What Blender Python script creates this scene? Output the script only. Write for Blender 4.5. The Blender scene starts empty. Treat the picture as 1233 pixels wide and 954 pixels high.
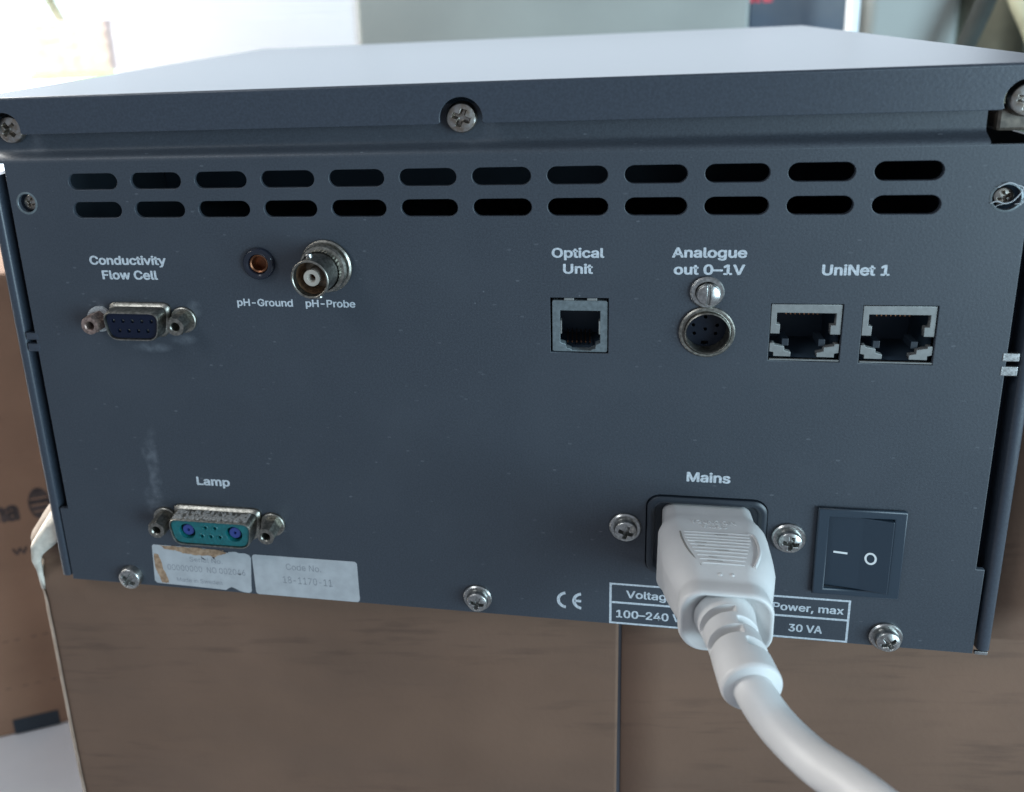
import bpy, bmesh, math, random
from math import sin, cos, pi, radians, sqrt
from mathutils import Vector, Matrix, noise
random.seed(7)
S = 0.001                                   # everything below is written in millimetres
scene = bpy.context.scene
col = scene.collection

# ------------------------------------------------------------------ camera
cam = bpy.data.cameras.new("camera")
cam.sensor_width = 36.0
cam.lens = 973.78 / 1233 * 36.0
cam.shift_x = (616.5 - 513.12) / 1233
cam.shift_y = (264.43 - 477.0) / 1233
cam.clip_start = 0.005
cam.clip_end = 100.0
co = bpy.data.objects.new("camera", cam)
col.objects.link(co)
RR = ((0.9838706, 0.1716296, -0.0504169), (-0.1788400, 0.9498363, -0.2565681), (0.0038531, 0.2614464, 0.9652103))
r_, f_, u_ = [Vector(v) for v in RR]
m = Matrix(((r_.x, u_.x, -f_.x, 0), (r_.y, u_.y, -f_.y, 0), (r_.z, u_.z, -f_.z, 0), (0, 0, 0, 1)))
m.translation = Vector((26.593, -190.748, 166.922)) * S
co.matrix_world = m
cam.dof.use_dof = True
cam.dof.focus_distance = 0.205
cam.dof.aperture_fstop = 14.0
scene.camera = co

# ------------------------------------------------------------------ light
w = bpy.data.worlds.new("World"); scene.world = w; w.use_nodes = True
bg = w.node_tree.nodes["Background"]
bg.inputs[0].default_value = (0.70, 0.78, 0.92, 1); bg.inputs[1].default_value = 0.40

def area(name, loc, target, size, power, color, size_y=None):
    l = bpy.data.lights.new(name, 'AREA'); l.energy = power; l.color = color
    l.shape = 'RECTANGLE'; l.size = size * S; l.size_y = (size_y or size) * S
    o = bpy.data.objects.new(name, l); col.objects.link(o)
    o.location = Vector(loc) * S
    o.rotation_euler = (Vector(target) - Vector(loc)).to_track_quat('-Z', 'Y').to_euler()
    return o
area("window_light_left", (-900, 330, 420), (-200, 200, 20), 700, 22.0, (1.0, 0.97, 0.92))
area("room_light_front_left", (-420, -420, 640), (0, 0, 60), 230, 1.9, (0.90, 0.95, 1.0))
area("added_fill_right", (1000, -650, 80), (120, 0, 60), 750, 22.0, (0.62, 0.86, 1.0))  # added cool fill to brighten the panel's right side, no known source
sp = bpy.data.lights.new("sunlight_outside", 'AREA'); sp.energy = 165; sp.size = 1.0
so = bpy.data.objects.new("sunlight_outside", sp); col.objects.link(so)
so.location = (-2.6, 1.6, 1.9); so.rotation_euler = (Vector((-1.8, 2.7, 0)) - Vector((-2.6, 1.6, 1.9))).to_track_quat('-Z', 'Y').to_euler()

scene.view_settings.view_transform = 'Standard'
scene.view_settings.look = 'None'
scene.view_settings.exposure = 0.0
scene.view_settings.gamma = 1.0
scene.view_settings.use_curve_mapping = False
scene.render.engine = 'CYCLES'
scene.cycles.use_denoising = True

# ------------------------------------------------------------------ materials
def mat(name, color, rough=0.5, metal=0.0, spec=0.5, noise_amt=0.0, noise_scale=400.0, bump=0.0, bump_scale=1500.0, emit=None, col2=None, coat=0.0):
    mt = bpy.data.materials.new(name); mt.use_nodes = True
    nt = mt.node_tree; b = nt.nodes["Principled BSDF"]
    b.inputs["Base Color"].default_value = (*color, 1); b.inputs["Roughness"].default_value = rough
    b.inputs["Metallic"].default_value = metal; b.inputs["Specular IOR Level"].default_value = spec
    if coat: b.inputs["Coat Weight"].default_value = coat
    tc = nt.nodes.new("ShaderNodeTexCoord")
    if noise_amt or col2:
        n = nt.nodes.new("ShaderNodeTexNoise"); n.inputs["Scale"].default_value = noise_scale; n.inputs["Detail"].default_value = 6
        nt.links.new(tc.outputs["Object"], n.inputs["Vector"])
        r = nt.nodes.new("ShaderNodeValToRGB")
        c2 = col2 if col2 else tuple(c * (1 + noise_amt) for c in color)
        c1 = color if col2 else tuple(c * (1 - noise_amt) for c in color)
        r.color_ramp.elements[0].position = 0.38; r.color_ramp.elements[1].position = 0.64
        r.color_ramp.elements[0].color = (*c1, 1); r.color_ramp.elements[1].color = (*c2, 1)
        nt.links.new(n.outputs["Fac"], r.inputs["Fac"]); nt.links.new(r.outputs[0], b.inputs["Base Color"])
    if bump:
        n2 = nt.nodes.new("ShaderNodeTexNoise"); n2.inputs["Scale"].default_value = bump_scale; n2.inputs["Detail"].default_value = 4
        nt.links.new(tc.outputs["Object"], n2.inputs["Vector"])
        bp = nt.nodes.new("ShaderNodeBump"); bp.inputs["Strength"].default_value = bump; bp.inputs["Distance"].default_value = 0.0002
        nt.links.new(n2.outputs["Fac"], bp.inputs["Height"]); nt.links.new(bp.outputs[0], b.inputs["Normal"])
    if emit:
        b.inputs["Emission Color"].default_value = (*emit[:3], 1); b.inputs["Emission Strength"].default_value = emit[3]
    return mt

def panel_material(name, dusty=True):
    """dark slate powder coat: orange-peel bump, dust specks, a rubbed chalky streak"""
    mt = mat(name, (0.037, 0.045, 0.060), 0.47, 0, 0.45)
    nt = mt.node_tree; b = nt.nodes["Principled BSDF"]; L = nt.links.new
    g = nt.nodes.new("ShaderNodeNewGeometry")                       # world position in metres
    def N(scale, detail=2, vec=None):
        n = nt.nodes.new("ShaderNodeTexNoise"); n.inputs["Scale"].default_value = scale; n.inputs["Detail"].default_value = detail
        L(vec or g.outputs["Position"], n.inputs["Vector"]); return n.outputs["Fac"]
    def M(op, a, c=None, clamp=False):
        n = nt.nodes.new("ShaderNodeMath"); n.operation = op; n.use_clamp = clamp
        for i, v in enumerate((a, c)):
            if v is None: continue
            if isinstance(v, (int, float)): n.inputs[i].default_value = v
            else: L(v, n.inputs[i])
        return n.outputs[0]
    def ramp(v, lo, hi):
        n = nt.nodes.new("ShaderNodeMapRange"); n.interpolation_type = 'SMOOTHSTEP'; L(v, n.inputs[0])
        n.inputs[1].default_value = lo; n.inputs[2].default_value = hi; return n.outputs[0]
    def mix(f, a, c):
        n = nt.nodes.new("ShaderNodeMix"); n.data_type = 'RGBA'; L(f, n.inputs[0])
        for i, v in ((6, a), (7, c)):
            if isinstance(v, tuple): n.inputs[i].default_value = (*v, 1)
            else: L(v, n.inputs[i])
        return n.outputs[2]
    c = mix(ramp(N(2200, 3), 0.35, 0.65), (0.0265, 0.0325, 0.0420), (0.035, 0.0430, 0.0545))
    c = mix(M('MULTIPLY', ramp(N(35, 5), 0.42, 0.75), 0.35), c, (0.044, 0.052, 0.064))
    # dust specks: sparse voronoi dots
    vor = nt.nodes.new("ShaderNodeTexVoronoi"); vor.inputs["Scale"].default_value = 420; L(g.outputs["Position"], vor.inputs["Vector"])
    dots = M('MULTIPLY', M('LESS_THAN', vor.outputs["Distance"], 0.085), ramp(N(90, 2), 0.56, 0.72))
    sep = nt.nodes.new("ShaderNodeSeparateColor"); L(vor.outputs["Color"], sep.inputs[0])
    dots = M('MULTIPLY', dots, M('GREATER_THAN', sep.outputs[0], 0.45))
    c = mix(M('MULTIPLY', dots, 0.20), c, (0.30, 0.33, 0.36))
    # fine scattered fluff
    vor2 = nt.nodes.new("ShaderNodeTexVoronoi"); vor2.inputs["Scale"].default_value = 900
    mp = nt.nodes.new("ShaderNodeMapping"); mp.inputs["Rotation"].default_value = (0.3, 0.5, 0.2); mp.inputs["Scale"].default_value = (0.45, 1, 1)
    L(g.outputs["Position"], mp.inputs[0]); L(mp.outputs[0], vor2.inputs["Vector"])
    sep2 = nt.nodes.new("ShaderNodeSeparateColor"); L(vor2.outputs["Color"], sep2.inputs[0])
    d2 = M('MULTIPLY', M('LESS_THAN', vor2.outputs["Distance"], 0.22), M('GREATER_THAN', sep2.outputs[0], 0.93))
    c = mix(M('MULTIPLY', d2, M('MULTIPLY', ramp(N(130, 3), 0.40, 0.66), 0.15)), c, (0.28, 0.30, 0.33))
    # chalky streak running down between the two left connectors
    xyz = nt.nodes.new("ShaderNodeSeparateXYZ"); L(g.outputs["Position"], xyz.inputs[0])
    wob = M('MULTIPLY', M('SUBTRACT', N(60, 3), 0.5), 0.008)
    def blob(cx, cz, rx, rz):
        dx = M('DIVIDE', M('SUBTRACT', M('ADD', xyz.outputs[0], wob), cx * S), rx * S)
        dz = M('DIVIDE', M('SUBTRACT', xyz.outputs[2], cz * S), rz * S)
        d = M('ADD', M('MULTIPLY', dx, dx), M('MULTIPLY', dz, dz))
        return M('SUBTRACT', 1.0, ramp(d, 0.0, 1.0))
    tot = None
    for (cx, cz, rx, rz, a) in ((-93.0, 38, 2.8, 20, .30), (-94.2, 46, 2.6, 4, .34), (-94, 31, 4.5, 5, .30), (-93, 27, 4.5, 3, .36),
                                (-88, 79, 7, 2.0, .35), (-78, 81.5, 5, 2.0, .28), (-103, 91, 3.6, 2.6, .4), (-75, 90.5, 3, 3, .25)):
        v = M('MULTIPLY', blob(cx, cz, rx, rz), a); tot = v if tot is None else M('MAXIMUM', tot, v)
    tot = M('MULTIPLY', tot, ramp(N(300, 7), 0.30, 0.80))
    c = mix(tot, c, (0.24, 0.26, 0.29))
    L(c, b.inputs["Base Color"])
    rr = nt.nodes.new("ShaderNodeMapRange"); L(N(60, 4), rr.inputs[0]); rr.inputs[3].default_value = 0.42; rr.inputs[4].default_value = 0.56
    L(rr.outputs[0], b.inputs["Roughness"])
    bp = nt.nodes.new("ShaderNodeBump"); bp.inputs["Strength"].default_value = 0.22; bp.inputs["Distance"].default_value = 0.00015
    L(N(1500, 3), bp.inputs["Height"]); L(bp.outputs[0], b.inputs["Normal"])
    return mt

M_panel = panel_material("slate_powder_coat")
M_lid = mat("slate_lid_paint", (0.029, 0.037, 0.050), 0.36, 0, 0.5, noise_amt=0.12, noise_scale=1500, bump=0.15, bump_scale=1300)
M_dark = mat("dark_interior", (0.018, 0.027, 0.038), 0.7)
M_text = mat("screen_print", (0.40, 0.43, 0.46), 0.6, noise_amt=0.18, noise_scale=1800)
M_black = mat("black_plastic", (0.012, 0.018, 0.026), 0.40, bump=0.05)
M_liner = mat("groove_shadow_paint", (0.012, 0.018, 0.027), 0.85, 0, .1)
M_switch = mat("switch_plastic", (0.014, 0.026, 0.040), 0.42, bump=0.1)
M_steel = mat("dull_steel", (0.34, 0.34, 0.335), 0.36, 1.0, noise_amt=0.25, noise_scale=1200, bump=0.15, bump_scale=2500)
M_zinc = mat("zinc_screw", (0.39, 0.39, 0.375), 0.31, 1.0, noise_amt=0.22, noise_scale=1500, bump=0.08, bump_scale=2500)
M_rusty = mat("tarnished_screw", (0.26, 0.22, 0.18), 0.36, 1.0, col2=(0.38, 0.37, 0.35), noise_scale=900, bump=0.2)
M_nickel = mat("worn_nickel", (0.26, 0.25, 0.22), 0.38, 1.0, noise_amt=0.3, noise_scale=1100, bump=0.12, bump_scale=2000)
M_copper = mat("copper_contact", (0.22, 0.10, 0.055), 0.42, 1.0)
M_bronze = mat("tarnished_standoff", (0.30, 0.22, 0.19), 0.42, 0.8, noise_amt=0.35, noise_scale=1400, bump=0.3, bump_scale=2500)
M_jack = mat("grey_jack_frame", (0.13, 0.155, 0.165), 0.42, 0.35, noise_amt=0.15, noise_scale=900, bump=0.1)
M_shield = mat("jack_shield_metal", (0.20, 0.205, 0.20), 0.5, 0.4, noise_amt=0.07, noise_scale=900)
M_cavity = mat("jack_cavity", (0.030, 0.048, 0.070), 0.5)
M_teal = mat("teal_insert", (0.003, 0.088, 0.096), 0.42, noise_amt=0.15, noise_scale=1200, bump=0.1)
M_blue = mat("blue_contact_sleeve", (0.022, 0.04, 0.17), 0.4)
M_navy = mat("navy_insert", (0.003, 0.006, 0.017), 0.35, 0, 0.25, bump=0.1)
M_ptfe = mat("grey_insulator", (0.34, 0.31, 0.27), 0.5)
M_dust = mat("chalky_deposit", (0.34, 0.35, 0.35), 0.9, noise_amt=0.3, noise_scale=2500)
M_paper = mat("label_paper", (0.335, 0.345, 0.355), 0.55, noise_amt=0.07, noise_scale=260, bump=0.1)
M_torn = mat("torn_label_backing", (0.20, 0.12, 0.07), 0.8, col2=(0.33, 0.22, 0.14), noise_scale=700, bump=0.4)
M_faint = mat("faded_dot_print", (0.20, 0.21, 0.225), 0.6, noise_amt=0.35, noise_scale=3500)
M_plug = mat("white_pvc", (0.54, 0.535, 0.525), 0.45, 0, 0.5, noise_amt=0.06, noise_scale=70, bump=0.12, bump_scale=900)
M_grime = mat("grime_in_ridge", (0.20, 0.19, 0.17), 0.8)
M_cloth_fringe = mat("thread", (0.45, 0.48, 0.50), 0.7)

def card_material(name, base, dark, streaks=True):
    mt = mat(name, base, 0.75, 0, 0.25)
    nt = mt.node_tree; b = nt.nodes["Principled BSDF"]; L = nt.links.new
    tc = nt.nodes.new("ShaderNodeTexCoord")
    mp = nt.nodes.new("ShaderNodeMapping"); L(tc.outputs["Object"], mp.inputs[0])
    mp.inputs["Scale"].default_value = (9, 9, 30); mp.inputs["Rotation"].default_value = (0, -0.13, 0)
    n = nt.nodes.new("ShaderNodeTexNoise"); n.inputs["Scale"].default_value = 1.0; n.inputs["Detail"].default_value = 5; n.inputs["Roughness"].default_value = .6; L(mp.outputs[0], n.inputs["Vector"])
    r = nt.nodes.new("ShaderNodeValToRGB"); r.color_ramp.elements[0].position = .40; r.color_ramp.elements[1].position = .52
    r.color_ramp.elements[0].color = (*dark, 1); r.color_ramp.elements[1].color = (*base, 1)
    L(n.outputs["Fac"], r.inputs[0])
    base_out = r.outputs[0]
    if streaks:
        mp2 = nt.nodes.new("ShaderNodeMapping"); L(tc.outputs["Object"], mp2.inputs[0]); mp2.vector_type = 'TEXTURE'
        mp2.inputs["Rotation"].default_value = (0, -0.105, 0)
        mp3 = nt.nodes.new("ShaderNodeMapping"); L(mp2.outputs[0], mp3.inputs[0]); mp3.inputs["Scale"].default_value = (38, 1, 300)
        ns = nt.nodes.new("ShaderNodeTexNoise"); ns.inputs["Scale"].default_value = 1.0; ns.inputs["Detail"].default_value = 3; L(mp3.outputs[0], ns.inputs["Vector"])
        mp4 = nt.nodes.new("ShaderNodeMapping"); L(mp2.outputs[0], mp4.inputs[0]); mp4.inputs["Scale"].default_value = (14, 1, 34); mp4.inputs["Location"].default_value = (3.1, 0, 1.7)
        nm = nt.nodes.new("ShaderNodeTexNoise"); nm.inputs["Scale"].default_value = 1.0; L(mp4.outputs[0], nm.inputs["Vector"])
        r1 = nt.nodes.new("ShaderNodeMapRange"); L(ns.outputs["Fac"], r1.inputs[0]); r1.inputs[1].default_value = .52; r1.inputs[2].default_value = .70
        r2 = nt.nodes.new("ShaderNodeMapRange"); L(nm.outputs["Fac"], r2.inputs[0]); r2.inputs[1].default_value = .46; r2.inputs[2].default_value = .60
        mm = nt.nodes.new("ShaderNodeMath"); mm.operation = 'MULTIPLY'; L(r1.outputs[0], mm.inputs[0]); L(r2.outputs[0], mm.inputs[1])
        m3 = nt.nodes.new("ShaderNodeMath"); m3.operation = 'MULTIPLY'; L(mm.outputs[0], m3.inputs[0]); m3.inputs[1].default_value = .42
        mx = nt.nodes.new("ShaderNodeMix"); mx.data_type = 'RGBA'; L(m3.outputs[0], mx.inputs[0]); L(r.outputs[0], mx.inputs[6]); mx.inputs[7].default_value = (dark[0] * .45, dark[1] * .45, dark[2] * .5, 1)
        base_out = mx.outputs[2]
    n3 = nt.nodes.new("ShaderNodeTexNoise"); n3.inputs["Scale"].default_value = 16; n3.inputs["Detail"].default_value = 5; L(tc.outputs["Object"], n3.inputs["Vector"])
    mr = nt.nodes.new("ShaderNodeMapRange"); L(n3.outputs["Fac"], mr.inputs[0]); mr.inputs[1].default_value = .3; mr.inputs[2].default_value = .7; mr.inputs[3].default_value = .84; mr.inputs[4].default_value = 1.16
    v = nt.nodes.new("ShaderNodeVectorMath"); v.operation = 'SCALE'; L(base_out, v.inputs[0]); L(mr.outputs[0], v.inputs["Scale"])
    L(v.outputs[0], b.inputs["Base Color"])
    n2 = nt.nodes.new("ShaderNodeTexNoise"); n2.inputs["Scale"].default_value = 500; n2.inputs["Detail"].default_value = 4; L(tc.outputs["Object"], n2.inputs["Vector"])
    bp = nt.nodes.new("ShaderNodeBump"); bp.inputs["Strength"].default_value = .15; bp.inputs["Distance"].default_value = .0004
    L(n2.outputs["Fac"], bp.inputs["Height"]); L(bp.outputs[0], b.inputs["Normal"])
    return mt
M_card = card_material("printed_cardboard", (0.140, 0.083, 0.056), (0.133, 0.080, 0.055))
M_cardB = card_material("brown_cardboard", (0.29, 0.175, 0.115), (0.27, 0.162, 0.107), False)
M_ink = mat("faded_box_ink", (0.065, 0.048, 0.045), 0.8, noise_amt=0.35, noise_scale=180)
M_inkA = mat("streaky_box_ink", (0.082, 0.062, 0.054), 0.8, noise_amt=0.35, noise_scale=300)
M_cream = mat("lit_bare_card", (0.54, 0.50, 0.43), 0.7, noise_amt=0.12, noise_scale=300, bump=.3, bump_scale=400)
M_edge = mat("rubbed_lit_corner", (0.34, 0.28, 0.225), 0.8, col2=(0.23, 0.175, 0.13), noise_scale=110, bump=.3, bump_scale=400)
M_table = mat("white_tabletop", (0.86, 0.86, 0.87), 0.35, noise_amt=0.03, noise_scale=20)
M_greybox = mat("grey_enamel", (0.27, 0.295, 0.28), 0.5, noise_amt=0.06, noise_scale=12)
M_whitebox = mat("white_enamel", (0.78, 0.81, 0.84), 0.5, noise_amt=0.02, noise_scale=10)
M_darkcarton = mat("dark_blue_carton", (0.055, 0.075, 0.11), 0.5, col2=(0.12, 0.125, 0.13), noise_scale=9)
M_red = mat("red_print", (0.65, 0.07, 0.10), 0.5)
M_post = mat("white_post_paint", (0.80, 0.84, 0.86), 0.4)
M_olive = mat("olive_cloth", (0.085, 0.09, 0.068), 0.9, col2=(0.14, 0.145, 0.11), noise_scale=25)
M_tan = mat("pale_strap_cloth", (0.40, 0.40, 0.28), 0.9, noise_amt=.1, noise_scale=60)
M_brick = mat("pink_brick", (0.70, 0.57, 0.53), 0.9, noise_amt=.1, noise_scale=6)
M_lawn = mat("lawn_green", (0.30, 0.42, 0.20), 0.95, noise_amt=.3, noise_scale=20)
M_bark = mat("bark", (0.42, 0.44, 0.32), 0.9, noise_amt=.3, noise_scale=20)
M_leaf = mat("leaf", (0.30, 0.38, 0.20), 0.8, noise_amt=.3, noise_scale=20)
M_sky = bpy.data.materials.new("bright_sky"); M_sky.use_nodes = True
_nt = M_sky.node_tree; _nt.nodes.clear()
_e = _nt.nodes.new("ShaderNodeEmission"); _e.inputs[0].default_value = (0.76, 0.88, 1.0, 1); _e.inputs[1].default_value = 2.7
_o = _nt.nodes.new("ShaderNodeOutputMaterial"); _nt.links.new(_e.outputs[0], _o.inputs[0])

# ------------------------------------------------------------------ mesh helpers (mm in, metres out)
def link(name, me, parent=None, mt=None, label=None):
    if mt is not None and not me.materials: me.materials.append(mt)
    if me.name != name: me.name = name
    o = bpy.data.objects.new(name, me); col.objects.link(o)
    if parent is not None: o.parent = parent
    if label: o["label"] = label
    return o
def world_loc(o):
    v = Vector(o.location)
    while o.parent: o = o.parent; v += Vector(o.location)
    return v
def place(name, me, parent, mt, label=None, smooth=False):
    """mesh data given in mm world space -> object with a sensible origin under its parent"""
    xs = [v.co.copy() for v in me.vertices]
    lo = Vector([min(v[i] for v in xs) for i in range(3)]); hi = Vector([max(v[i] for v in xs) for i in range(3)])
    c = (lo + hi) / 2
    for v in me.vertices: v.co = (v.co - c) * S
    if smooth: me.shade_smooth()
    me.update()
    o = link(name, me, parent, mt, label)
    o.location = c * S - (world_loc(parent) if parent else Vector())
    return o
def smooth_by_angle(me, ang=35):
    me.shade_smooth()
    bm = bmesh.new(); bm.from_mesh(me)
    for e in bm.edges:
        if len(e.link_faces) == 2 and e.calc_face_angle(0) > radians(ang): e.smooth = False
    bm.to_mesh(me); bm.free()
def pyd(name, vs, fs, parent, mt, label=None, smooth=False, ang=None):
    me = bpy.data.meshes.new(name); me.from_pydata([tuple(v) for v in vs], [], fs); me.update()
    bm = bmesh.new(); bm.from_mesh(me); bmesh.ops.recalc_face_normals(bm, faces=bm.faces); bm.to_mesh(me); bm.free()
    if ang: smooth_by_angle(me, ang)
    return place(name, me, parent, mt, label, smooth)
def from_curve(cu, mtx):
    o = bpy.data.objects.new("tmp", cu); col.objects.link(o)
    dg = bpy.context.evaluated_depsgraph_get(); dg.update()
    me = bpy.data.meshes.new_from_object(o.evaluated_get(dg))
    bpy.data.objects.remove(o); 
    me.transform(mtx); me.materials.clear()
    return me
def plate(name, outer, holes, yf, thick, parent, mt, bevel=0.0, label=None, mtx=None):
    """flat plate in the x-z plane; front face at y=yf, going back by thick"""
    cu = bpy.data.curves.new("c", 'CURVE'); cu.dimensions = '2D'; cu.fill_mode = 'BOTH'
    loops = ([outer] if outer and not isinstance(outer[0][0], (list, tuple)) else list(outer)) + list(holes)
    for lp in loops:
        s = cu.splines.new('POLY'); s.points.add(len(lp) - 1)
        for i, (x, z) in enumerate(lp): s.points[i].co = (x, z, 0, 1)
        s.use_cyclic_u = True
    cu.extrude = max(thick / 2 - bevel, 0.0005); cu.bevel_depth = bevel; cu.bevel_resolution = 2; cu.offset = -bevel
    rot = Matrix.Rotation(pi / 2, 4, 'X')
    me = from_curve(cu, (mtx or Matrix()) @ Matrix.Translation((0, yf + thick / 2, 0)) @ rot)
    bpy.data.curves.remove(cu)
    return place(name, me, parent, mt, label)
def circ(cx, cz, r, n=40, a0=0, a1=2 * pi, ends=False):
    k = n + (1 if ends else 0)
    return [(cx + r * cos(a0 + (a1 - a0) * i / n), cz + r * sin(a0 + (a1 - a0) * i / n)) for i in range(k)]
def rrect(x0, z0, x1, z1, r, n=6):
    out = []
    for (cx, cz, a) in ((x1 - r, z1 - r, 0), (x0 + r, z1 - r, pi / 2), (x0 + r, z0 + r, pi), (x1 - r, z0 + r, 3 * pi / 2)):
        out += [(cx + r * cos(a + pi / 2 * i / n), cz + r * sin(a + pi / 2 * i / n)) for i in range(n + 1)]
    return out
def rect(x0, z0, x1, z1): return [(x0, z0), (x1, z0), (x1, z1), (x0, z1)]
def box(name, x0, x1, y0, y1, z0, z1, parent, mt, bevel=0.0, label=None, mtx=None, seg=2):
    bm = bmesh.new(); bmesh.ops.create_cube(bm, size=1)
    for v in bm.verts: v.co = Vector(((x0 + x1) / 2 + v.co.x * (x1 - x0), (y0 + y1) / 2 + v.co.y * (y1 - y0), (z0 + z1) / 2 + v.co.z * (z1 - z0)))
    if bevel: bmesh.ops.bevel(bm, geom=list(bm.edges), offset=bevel, segments=seg, profile=0.5, affect='EDGES')
    if mtx: bm.transform(mtx)
    me = bpy.data.meshes.new(name); bm.to_mesh(me); bm.free()
    return place(name, me, parent, mt, label)
def lathe(name, prof, c, parent, mt, seg=48, label=None, ang=35, axis=None, closed=False):
    """prof: (radius, height) pairs; height grows along -y (towards the viewer)"""
    vs, fs = [], []
    ax = Vector(axis).normalized() if axis else Vector((0, -1, 0))
    q = Vector((0, -1, 0)).rotation_difference(ax)
    for (r, h) in prof:
        for i in range(seg):
            a = 2 * pi * i / seg
            p = Vector((r * cos(a), -h, r * sin(a))); p.rotate(q); vs.append(Vector(c) + p)
    n = len(prof)
    for j in range(n if closed else n - 1):
        for i in range(seg):
            a, b2 = j * seg + i, j * seg + (i + 1) % seg
            k = ((j + 1) % n) * seg
            fs.append((a, b2, k + (i + 1) % seg, k + i))
    if not closed:
        if prof[0][0] > 1e-6: pass
    return pyd(name, vs, fs, parent, mt, label, ang=ang)
def loft(name, loops, parent, mt, label=None, cap0=False, cap1=True, ang=35, closed=False):
    vs, fs = [], []; n = len(loops[0])
    for lp in loops: vs += [Vector(p) for p in lp]
    k = len(loops)
    for j in range(k if closed else k - 1):
        for i in range(n):
            a = j * n + i; b2 = j * n + (i + 1) % n; c2 = ((j + 1) % k) * n
            fs.append((a, b2, c2 + (i + 1) % n, c2 + i))
    if cap0: fs.append(tuple(range(n)))
    if cap1: fs.append(tuple(range((k - 1) * n, k * n)))
    return pyd(name, vs, fs, parent, mt, label, ang=ang)
def tube(name, pts, rad, parent, mt, label=None, seg=24, closed=False, rfun=None, sub=10, caps=True):
    pts = [Vector(p) for p in pts]
    P = []
    n = len(pts)
    for i in range(n if closed else n - 1):
        p0 = pts[(i - 1) % n] if (closed or i > 0) else pts[0] * 2 - pts[1]
        p1, p2 = pts[i], pts[(i + 1) % n]
        p3 = pts[(i + 2) % n] if (closed or i < n - 2) else pts[-1] * 2 - pts[-2]
        for k in range(sub):
            t = k / sub
            P.append(0.5 * ((2 * p1) + (p2 - p0) * t + (2 * p0 - 5 * p1 + 4 * p2 - p3) * t * t + (3 * p1 - p0 - 3 * p2 + p3) * t ** 3))
    if not closed: P.append(pts[-1])
    loops = []; T0 = (P[1] - P[0]).normalized(); up = Vector((0, 0, 1)) if abs(T0.z) < .9 else Vector((1, 0, 0))
    U0 = (up - T0 * up.dot(T0)).normalized()
    for i, p in enumerate(P):
        T = (P[(i + 1) % len(P)] - P[i - 1]) if (closed or 0 < i < len(P) - 1) else (P[1] - P[0] if i == 0 else P[-1] - P[-2])
        T.normalize(); U0 = (U0 - T * U0.dot(T)).normalized(); V0 = T.cross(U0)
        lp = []
        for k in range(seg):
            a = 2 * pi * k / seg
            r = rfun(i / (len(P) - 1), a) if rfun else rad
            lp.append(p + U0 * (r * cos(a)) + V0 * (r * sin(a)))
        loops.append(lp)
    return loft(name, loops, parent, mt, label, cap0=caps and not closed, cap1=caps and not closed, ang=50, closed=closed)
FONT = None
try:
    FONT = bpy.data.fonts.load(bpy.utils.resource_path('LOCAL') + "/datafiles/fonts/Inter.woff2")   # Blender's own bundled face
except Exception:
    FONT = None
def lettering(body, x0, x1, zb, zt, parent, mt=None, bold=0.018, y=-0.02, name="lettering", thick=0.03, mtx=None, label=None, spacing=1.0):
    """print: cap height zb..zt, stretched to x0..x1"""
    cu = bpy.data.curves.new("t", 'FONT'); cu.body = body; cu.extrude = 0.0; cu.resolution_u = 3
    if FONT: cu.font = FONT
    cu.space_character = spacing
    me = from_curve(cu, Matrix())
    ref = bpy.data.curves.new("t", 'FONT'); ref.body = "H"
    if FONT: ref.font = FONT
    mr = from_curve(ref, Matrix()); h0 = min(v.co.y for v in mr.vertices); h1 = max(v.co.y for v in mr.vertices)
    bpy.data.meshes.remove(mr); bpy.data.curves.remove(ref); bpy.data.curves.remove(cu)
    a0 = min(v.co.x for v in me.vertices); a1 = max(v.co.x for v in me.vertices)
    d = max(0.0, bold) * 5.2 * (zt - zb) / 2.5               # ink spread: the outline is thickened by shifted copies
    for v in me.vertices:
        v.co = Vector((x0 + d + (v.co.x - a0) / (a1 - a0) * (x1 - x0 - 2 * d), y, zb + d * .7 + (v.co.y - h0) / (h1 - h0) * (zt - zb - 1.4 * d)))
    if d > 0:
        bm = bmesh.new(); bm.from_mesh(me); base_g = list(bm.verts) + list(bm.edges) + list(bm.faces)
        for k in range(8):
            g = bmesh.ops.duplicate(bm, geom=base_g)["geom"]
            q = Vector((d * cos(k * pi / 4), -.0016 * (k + 1), .7 * d * sin(k * pi / 4)))
            for e in g:
                if isinstance(e, bmesh.types.BMVert): e.co += q
        bm.to_mesh(me); bm.free()
    if mtx: me.transform(mtx)
    return place(name, me, parent, mt or M_text, label or 'lettering "%s"' % body)
def empty(name, loc, label, cat, group=None, kind=None):
    o = bpy.data.objects.new(name, None); o.empty_display_size = .02; col.objects.link(o)
    o.location = Vector(loc) * S; tag(o, label, cat, group, kind); return o
def tag(o, label=None, cat=None, group=None, kind=None):
    for k, v in (("label", label), ("category", cat), ("group", group), ("kind", kind)):
        if v: o[k] = v
    return o

# ------------------------------------------------------------------ setting
TZ = -230.0
tag(box("tabletop", -1100, 900, -30, 900, TZ - 25, TZ, None, M_table, 2), kind="structure")
sk = pyd("sky", [(-9000, 3600, -3000), (1750, 3600, -3000), (1750, 3600, 5000), (-9000, 3600, 5000)], [(0, 1, 2, 3)], None, M_sky); tag(sk, kind="structure")
tag(pyd("lawn", [(-1730, 2230, -12), (-1400, 2230, -12), (-1640, 2598, -10), (-1995, 2598, -10)], [(0, 1, 2, 3)], None, M_lawn), kind="structure")

# ------------------------------------------------------------------ the instrument
inst = empty("laboratory_instrument", (0, 100, 0), "dark slate metal instrument box seen from its rear socket panel", "electronic instrument")

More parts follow.
